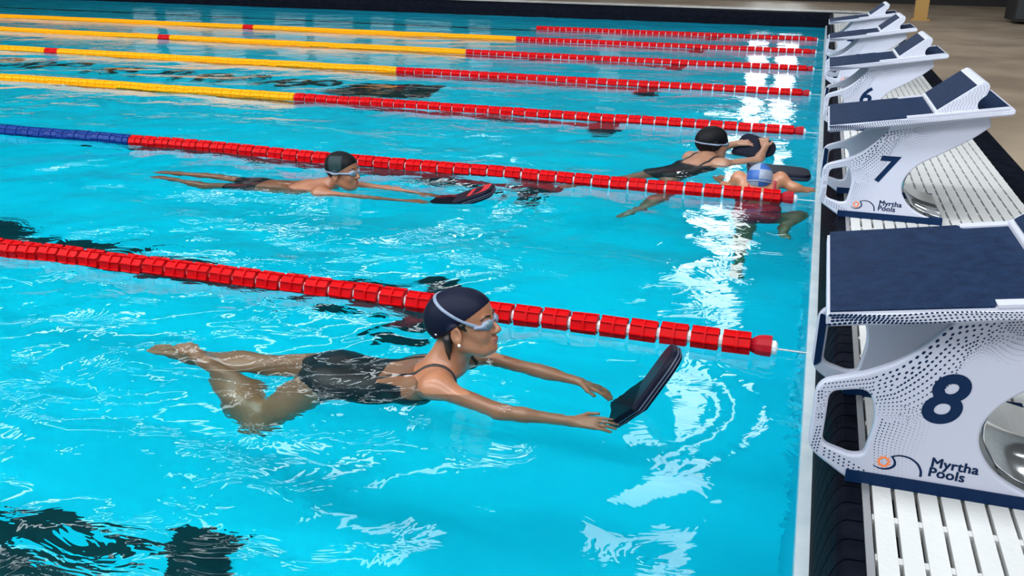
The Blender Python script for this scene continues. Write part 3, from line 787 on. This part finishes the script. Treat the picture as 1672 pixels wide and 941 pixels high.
def lips_and_brows(t, H, h):
    F = Field(H.w((.09, 0, -.065))-.05, H.w((.09, 0, -.065))+.05, h)
    H.cone(F, (.0905, -.013, -.0605), (.0905, .013, -.0605), .0061, .0061, .004); H.cone(F, (.0958, -.004, -.0592), (.0958, .004, -.0592), .0058, .0058, .006); H.cone(F, (.0898, -.011, -.0715), (.0900, .011, -.0715), .0066, .0066, .002)
    link('lips', F.mesh('lips'), M['lip'], t)
    for q in (-1, 1):
        F = Field(H.w((.085, q*.03, .025))-.04, H.w((.085, q*.03, .025))+.04, h)
        H.cone(F, (.0945, q*.013, .0225), (.0905, q*.034, .0285), .0042, .0040, .003); H.cone(F, (.0905, q*.034, .0285), (.079, q*.051, .0225), .0040, .0028, .003)
        link('eyebrow', F.mesh('eyebrow'), M['brow'], t)
def torso_loc(P0, C, L, B):
    a = unit(np.array(C)-np.array(P0)); P0 = np.array(P0, float)
    return lambda P: ((P-P0)@a, (P-P0)@np.array(L), (P-P0)@np.array(B))
UP = (0, 0, 1)

# --- woman in the navy cap, nearest lane
t = empty('person', (-1.5, -.6, -.3)); tag(t, 'nearest swimmer, woman in navy cap and black swimsuit pushing a kickboard', 'person')
INV = Matrix.Translation((1.5, .6, .3))
def rebase(t):
    for c in t.children_recursive:
        if c.parent == t: c.matrix_parent_inverse = Matrix.Translation(-t.location)
P, W, C, N = (-1.69, -.60, -.175), (-1.53, -.595, -.175), (-1.37, -.58, -.105), (-1.265, -.57, .01)
L = unit((.04, 1, 0)); ax_ = unit(np.array(C)-np.array(P)); B = unit(np.cross(ax_, L)); L = np.cross(B, ax_)
F = Field((-2.72, -1.02, -.56), (-.50, -.22, .36), .0052)
torso(F, P, W, C, N, L, B, 1.0)
limb(F, (-1.74, -.675, -.20), (-1.915, -.805, -.42), (-2.235, -.67, -.165), .098, .068, .037, .05, .98)
limb(F, (-1.74, -.525, -.18), (-2.06, -.57, -.24), (-2.36, -.60, -.23), .096, .064, .036, .05, .98)
foot(F, (-2.235, -.67, -.165), (-2.40, -.62, -.08), (-.5, 0, .8)); foot(F, (-2.36, -.60, -.23), (-2.51, -.60, -.18), (-.4, 0, .9))
TL = torso_loc(P, C, L, B); suit_src = F.copy()
def suit(P_):
    a, l, b = TL(P_); al = np.abs(l)
    sb = np.clip((.03-b)/.09, 0, 1); sb = sb*sb*(3-2*sb); top = (.20+.12*np.clip((al-.10)/.05, 0, 1))*(1-sb)+.40*sb
    low = -.135+.75*np.clip(al-.035, 0, .2)-.30*np.clip(b, 0, .1)
    main = np.maximum(a-top, low-a)
    strap = np.maximum(np.abs(al-.085+.03*np.clip(.45-a, 0, .3))-.0075, np.maximum(.14-a, np.maximum(a-.62, -.03-b)))
    return np.minimum(main, strap)
sh_n, sh_f = (-1.245, -.725, -.01), (-1.215, -.405, -.02)
shoulder(F, C, N, sh_n, 1.0); shoulder(F, C, N, sh_f, 1.0)
suit_src2 = F.copy()
limb(F, sh_n, (-.985, -.775, -.065), (-.755, -.725, -.105), .050, .038, .026)
limb(F, sh_f, (-.965, -.415, -.055), (-.80, -.425, -.085), .048, .037, .026)
hand(F, (-.755, -.725, -.105), (1, .10, .10), (-.3, -.35, .9), 1, .3, .1)
hand(F, (-.80, -.425, -.085), (1, -.12, -.45), (-.3, .3, .9), -1, .25, .1)
HW = Head((-1.195, -.56, .190), -.02, .22, 1.08)
F.cone(np.array(N)+(0, 0, -.02), HW.w((-.025, 0, -.05)), .060, .055, .035)
F.cone((-1.30, -.58, .0), HW.w((-.05, 0, -.03)), .05, .045, .04)
HW.build(F)
link('body', F.mesh('body'), M['skin'], t)
link('swimsuit', suit_src2.clip(suit, .005).mesh('swimsuit'), M['suit'], t)
build_head_parts(t, HW, [M['cap_navy']], (.018, .50), .0028, ((-.062, 0, .022), (.082, .073, .076)), strap_tilt=-.72)
lips_and_brows(t, HW, .002)
Fh = Field(HW.o-.2, HW.o+.2, .003)
for q, (a, b_) in enumerate((((-.050, -.066, -.035), (-.060, -.062, -.105)), ((-.055, -.058, -.03), (-.075, -.05, -.125)), ((-.045, -.070, -.03), (-.045, -.070, -.075)), ((-.07, -.04, -.04), (-.078, -.04, -.09)))):
    HW.cone(Fh, a, b_, .011, .003, .012)
HW.ell(Fh, (-.05, -.060, -.02), (.02, .012, .03), .01); HW.cone(Fh, (.012, -.070, .016), (.050, -.060, .028), .009, .006, .01); HW.cone(Fh, (.012, -.072, .016), (.026, -.069, -.004), .008, .003, .01)
link('hair', Fh.mesh('hair'), M['brow'], t)
Fe = Field(HW.o-.2, HW.o+.2, .002); HW.ell(Fe, (.001, -.091, -.045), (.0058,)*3, .001); link('earring', Fe.mesh('earring'), M['pearl'], t)
Fm = Field(HW.o-.2, HW.o+.2, .0018)
HW.ell(Fm, (-.082, -.0735, -.006), (.005, .003, .0035), .001); link('cap_emblem', Fm.mesh('cap_emblem'), M['clear'], t)
rebase(t)

# --- boy in the black cap, second lane
t = empty('person', (-3.4, 1.77, -.2)); tag(t, 'boy in black cap with grey panel stretched out behind a kickboard', 'person')
P, W, C, N = (-3.55, 1.775, -.095), (-3.38, 1.775, -.095), (-3.19, 1.775, -.06), (-3.03, 1.77, .0)
L = unit((0, 1, 0)); ax_ = unit(np.array(C)-np.array(P)); B = unit(np.cross(ax_, L))
F = Field((-4.5, 1.4, -.38), (-2.0, 2.15, .32), .0066)
torso(F, P, W, C, N, L, B, .86, False)
limb(F, (-3.60, 1.715, -.115), (-3.87, 1.67, -.175), (-4.13, 1.69, -.095), .066, .045, .028, .04, .95)
limb(F, (-3.60, 1.835, -.11), (-3.90, 1.86, -.085), (-4.20, 1.83, -.065), .066, .045, .028, .04, .95)
foot(F, (-4.13, 1.69, -.095), (-4.28, 1.70, -.03), (-.4, 0, .9), .9); foot(F, (-4.20, 1.83, -.065), (-4.36, 1.83, -.03), (-.3, 0, .95), .9)
TLb = torso_loc(P, C, L, B); tr = F.copy()
limb_s = (-2.98, 1.615, -.01); limb_f = (-2.96, 1.93, -.015)
shoulder(F, C, N, limb_s, .85); shoulder(F, C, N, limb_f, .85)
limb(F, limb_s, (-2.68, 1.63, -.022), (-2.42, 1.665, -.03), .042, .030, .021); limb(F, limb_f, (-2.66, 1.92, -.02), (-2.42, 1.88, -.02), .042, .030, .021)
hand(F, (-2.42, 1.665, -.03), (1, .1, -.05), (0, 0, 1), 1, .2, .1, .95); hand(F, (-2.42, 1.88, -.02), (1, -.1, -.05), (0, 0, 1), -1, .2, .1, .95)
HB = Head((-2.90, 1.77, .118), -.05, .05, 1.04)
F.cone(N, HB.w((-.03, 0, -.05)), .052, .048, .04); HB.build(F)
link('body', F.mesh('body'), M['skin_b'], t)
def trunks(P_):
    a, l, b = TLb(P_); return np.maximum(a-.075, -.17-a)
link('swim_trunks', tr.clip(trunks, .005).mesh('swim_trunks'), M['suit'], t)
def bcap(q): return ((np.abs(q[:, 0]+.005+.10*(q[:, 2]-.04)) < .045) & (np.abs(q[:, 1]) > .028) & (q[:, 2] < .105) & (q[:, 2] > .005)).astype(int)
build_head_parts(t, HB, [M['cap_black'], M['cap_grey']], (.004, .58), .0036, None, True, bcap, -.06)
lips_and_brows(t, HB, .003); rebase(t)

# --- swimmer in black, third lane by the wall
t = empty('person', (-.9, 3.4, -.2)); tag(t, 'swimmer in plain black cap and black swimsuit, farthest of the four', 'person')
P, W, C, N = (-1.04, 3.17, -.15), (-.955, 3.30, -.13), (-.86, 3.44, -.07), (-.80, 3.55, .005)
ax_ = unit(np.array(C)-np.array(P)); L = unit(np.cross(UP, ax_)); B = unit(np.cross(ax_, L))
F = Field((-1.75, 2.1, -.62), (-.2, 4.25, .32), .0078)
torso(F, P, W, C, N, L, B, .95)
limb(F, np.array(P)-L*.08-ax_*.05+(0, 0, -.02), (-.955, 2.73, -.27), (-1.10, 2.36, -.40), .078, .052, .032, .04, .95)
limb(F, np.array(P)+L*.08-ax_*.05, (-1.30, 2.92, -.16), (-1.55, 2.68, -.19), .078, .052, .032, .04, .95)
foot(F, (-1.10, 2.36, -.40), (-1.20, 2.24, -.44), (-.3, 0, .9)); foot(F, (-1.55, 2.68, -.19), (-1.68, 2.55, -.18), (0, 0, 1))
TLc = torso_loc(P, C, L, B)
s1, s2 = np.array(N)-L*.155+(0, 0, -.02), np.array(N)+L*.155+(0, 0, -.02)
shoulder(F, C, N, s1, .95); shoulder(F, C, N, s2, .95); ss = F.copy()
limb(F, s1, (-.43, 3.70, .0), (-.40, 3.92, .06), .045, .035, .025); limb(F, s2, (-.76, 3.92, .03), (-.62, 4.02, .06), .045, .035, .025)
hand(F, (-.40, 3.92, .06), (-.15, .75, .5), (0, -.5, .85), -1, .45, .2); hand(F, (-.62, 4.02, .06), (.85, .15, .1), (0, -.4, .9), 1, .4, .15)
HC = Head((-.765, 3.62, .122), .45, .02, 1.05)
F.cone(N, HC.w((-.03, 0, -.05)), .054, .05, .04); HC.build(F)
link('body', F.mesh('body'), M['skin_c'], t)
def suit3(P_):
    a, l, b = TLc(P_); al = np.abs(l); sb = np.clip((.03-b)/.09, 0, 1); sb = sb*sb*(3-2*sb); top = (.27+.1*np.clip((al-.09)/.05, 0, 1))*(1-sb)+.40*sb; low = -.12+.7*np.clip(al-.04, 0, .2)-.3*np.clip(b, 0, .1)
    st = np.maximum(np.abs(al-.09)-.009, np.maximum(.2-a, np.maximum(a-.5, -.03-b)))
    return np.minimum(np.maximum(a-top, low-a), st)
link('swimsuit', ss.clip(suit3, .006).mesh('swimsuit'), M['suit'], t)
build_head_parts(t, HC, [M['cap_black']], (-.03, .5), .0045, ((-.05, 0, .02), (.08, .075, .075)), True, None, -.1)
lips_and_brows(t, HC, .003); rebase(t)

# --- swimmer in the blue and white cap, at the wall
t = empty('person', (-.35, 2.6, -.9)); tag(t, 'swimmer in blue and white cap and red swimsuit, seen from behind', 'person')
P, W, C, N = (-.345, 2.52, -.40), (-.35, 2.57, -.26), (-.36, 2.66, -.10), (-.365, 2.75, -.005)
ax_ = unit(np.array(C)-np.array(P)); L = np.array((-1., 0, 0)); B = unit(np.cross(ax_, L)); 
F = Field((-.85, 1.95, -1.2), (.0, 3.35, .22), .0078)
torso(F, P, W, C, N, L, B, .93)
limb(F, (-.41, 2.50, -.46), (-.415, 2.40, -.80), (-.42, 2.22, -1.08), .078, .052, .032, .04, .95)
limb(F, (-.27, 2.51, -.45), (-.085, 2.68, -.44), (-.17, 2.42, -.52), .078, .052, .032, .04, .95)
foot(F, (-.42, 2.22, -1.08), (-.42, 2.14, -1.14), (0, -.6, .4), .9); foot(F, (-.17, 2.42, -.52), (-.16, 2.30, -.56), (0, 0, 1), .95)
TLd = torso_loc(P, C, L, B)
s1, s2 = (-.50, 2.80, .055), (-.235, 2.81, .07)
shoulder(F, C, N, s1, .66); shoulder(F, C, N, s2, .66); ss = F.copy()
limb(F, s1, (-.56, 2.82, -.02), (-.66, 3.02, -.04), .039, .031, .024); limb(F, s2, (-.15, 2.79, .025), (-.06, 2.82, .0), .039, .031, .024)
hand(F, (-.66, 3.02, -.04), (.3, .9, .0), (0, 0, 1), 1, .2, .15); hand(F, (-.06, 2.82, .0), (.1, .9, .02), (0, 0, 1), -1, .3, .15)
HD = Head((-.365, 2.78, .035), math.pi/2, -.3, 1.06)
F.cone(N, HD.w((-.03, 0, -.05)), .052, .05, .04); HD.build(F)
link('body', F.mesh('body'), M['skin'], t)
def suit4(P_):
    a, l, b = TLd(P_); al = np.abs(l); sb = np.clip((.03-b)/.09, 0, 1); sb = sb*sb*(3-2*sb); top = (.24+.1*np.clip((al-.09)/.05, 0, 1))*(1-sb)+.42*sb; low = -.12+.7*np.clip(al-.04, 0, .2)-.3*np.clip(b, 0, .1)
    st = np.maximum(np.abs(al-.08)-.011, np.maximum(.15-a, np.maximum(a-.52, -.03-b)))
    return np.minimum(np.maximum(np.maximum(a-top, low-a), al-.15-.0*a+np.clip(-a, 0, .2)*.6), st)
link('swimsuit', ss.clip(suit4, .006).mesh('swimsuit'), M['suit_red'], t)
def ccap(q): return ((np.floor((q[:, 2]+.035*np.sign(q[:, 1])+.2)/.062).astype(int) % 2)).astype(int)
build_head_parts(t, HD, [M['cap_blue'], M['cap_pale']], (-.055, .55), .0045, None, True, ccap, -.05)
rebase(t)

# ------------------------------------------------------------------ kickboards
def kickboard(label, A, Bp, back, th, red=False, wide=.285, long=.44):
    """A, Bp: near and far ends of the leading edge; back: towards the swimmer"""
    A = np.array(A, float); y_ = unit(np.array(Bp)-A); b_ = np.array(back, float); x_ = -unit(b_-y_*np.dot(b_, y_)); z_ = np.cross(x_, y_)
    mid = (A+np.array(Bp))/2
    h = wide/2
    lp = round_poly([(0, -h), (.0, h), (-long*.55, h*1.02), (-long, h*.86), (-long*.93, 0), (-long, -h*.86), (-long*.55, -h*1.02)], [.085, .085, .1, .05, .1, .05, .1], 8)
    me = plate([lp], th/2-.013, .013, 4)
    o = link('kickboard', me, M['foam'], None, True); tag(o, label, 'kickboard', 'kickboards of the four swimmers')
    bm = bmesh.new(); n = len(lp)
    for zc, hw in ((.0, .0022), (-.011, .0016)):
        a = [bm.verts.new((x*1.0+(.0006 if x > -.02 else -.0006), y*1.0045, zc-hw)) for x, y in lp]; c = [bm.verts.new((x+(.0006 if x > -.02 else -.0006), y*1.0045, zc+hw)) for x, y in lp]
        for i in range(n): bm.faces.new((a[i], a[(i+1) % n], c[(i+1) % n], c[i]))
    obj('piping', bm, M['foam_edge'], o)
    if red:
        bm = bmesh.new(); v = [bm.verts.new((x*.8-.012, y*.86, th/2+.0012)) for x, y in lp if x > -.15]
        v2 = [bm.verts.new((v_.co.x*.8-.055, v_.co.y*.86, th/2+.0012)) for v_ in v]
        for i in range(len(v)-1): bm.faces.new((v[i], v[i+1], v2[i+1], v2[i]))
        obj('red_band', bm, M['foam_red'], o)
    mw = Matrix(((x_[0], y_[0], z_[0], mid[0]), (x_[1], y_[1], z_[1], mid[1]), (x_[2], y_[2], z_[2], mid[2]), (0, 0, 0, 1)))
    o.matrix_world = mw
    return o
def tilted_board(label, A, B_, wraw, wide, long, th, red, ext):
    """near long side rises from A at the waterline to B_; wraw points to the far side"""
    A, B_ = np.array(A), np.array(B_); f = unit(B_-A); w_ = np.array(wraw, float); w_ = unit(w_-f*np.dot(w_, f)); T = B_+f*ext
    return kickboard(label, T, T+w_*wide, -f, th, red, wide, long)
tilted_board('dark navy kickboard tipped up in front of the woman in the navy cap', (-.546, -.672, -.02), (-.419, -.60, .197), (-.27, .89, -.44), .265, .41, .045, False, -.004)
tilted_board('dark kickboard with red band pushed along by the boy', (-2.104, 1.715, -.015), (-1.89, 1.75, .068), (-.36, .9, -.10), .27, .42, .052, True, -.008)
kickboard('dark kickboard held up on edge by the swimmer in the black cap', (-.60, 4.16, .135), (-.27, 4.03, .06), (-.15, -.65, -.6), .05, False, .30, .30)
kickboard('dark kickboard floating right of the swimmer in blue and white cap', (-.035, 3.06, .03), (-.06, 3.33, .03), (-1, .0, .05), .045)

# ------------------------------------------------------------------ far deck things
bm = bmesh.new(); box(bm, -.12, .12, -.12, .12, 0, 3.2); bevel(bm, .02)
box(bm, -.17, .17, -.17, .17, 0, .03); box(bm, -.2, .2, -.14, .14, 3.2, 3.3)
o = obj('post', bm, M['amber']); o.location = (1.75, 17.3, .3); tag(o, 'yellow ochre square post standing on the far beige stone deck', 'post')
bm = bmesh.new(); box(bm, -.9, .9, -.5, .5, .06, 2.2); bevel(bm, .02)
t = empty('storage_cabinet', (4.25, 17.4, .3)); tag(t, 'dark tall cabinet in the top right corner on the stone deck', 'cabinet')
obj('body', bm, M['dark_wall'], t)
for s in (-1, 1):
    bm = bmesh.new(); box(bm, -.43, .43, -.02, .0, .1, 2.1); bevel(bm, .008); d = obj('door', bm, M['gutter'], t); d.location = (s*.44, -.5, 0)
    bm = bmesh.new(); box(bm, -.012, .012, -.045, -.02, .9, 1.2); h = obj('handle', bm, M['steel'], d); h.location = (-s*.36, 0, 0)
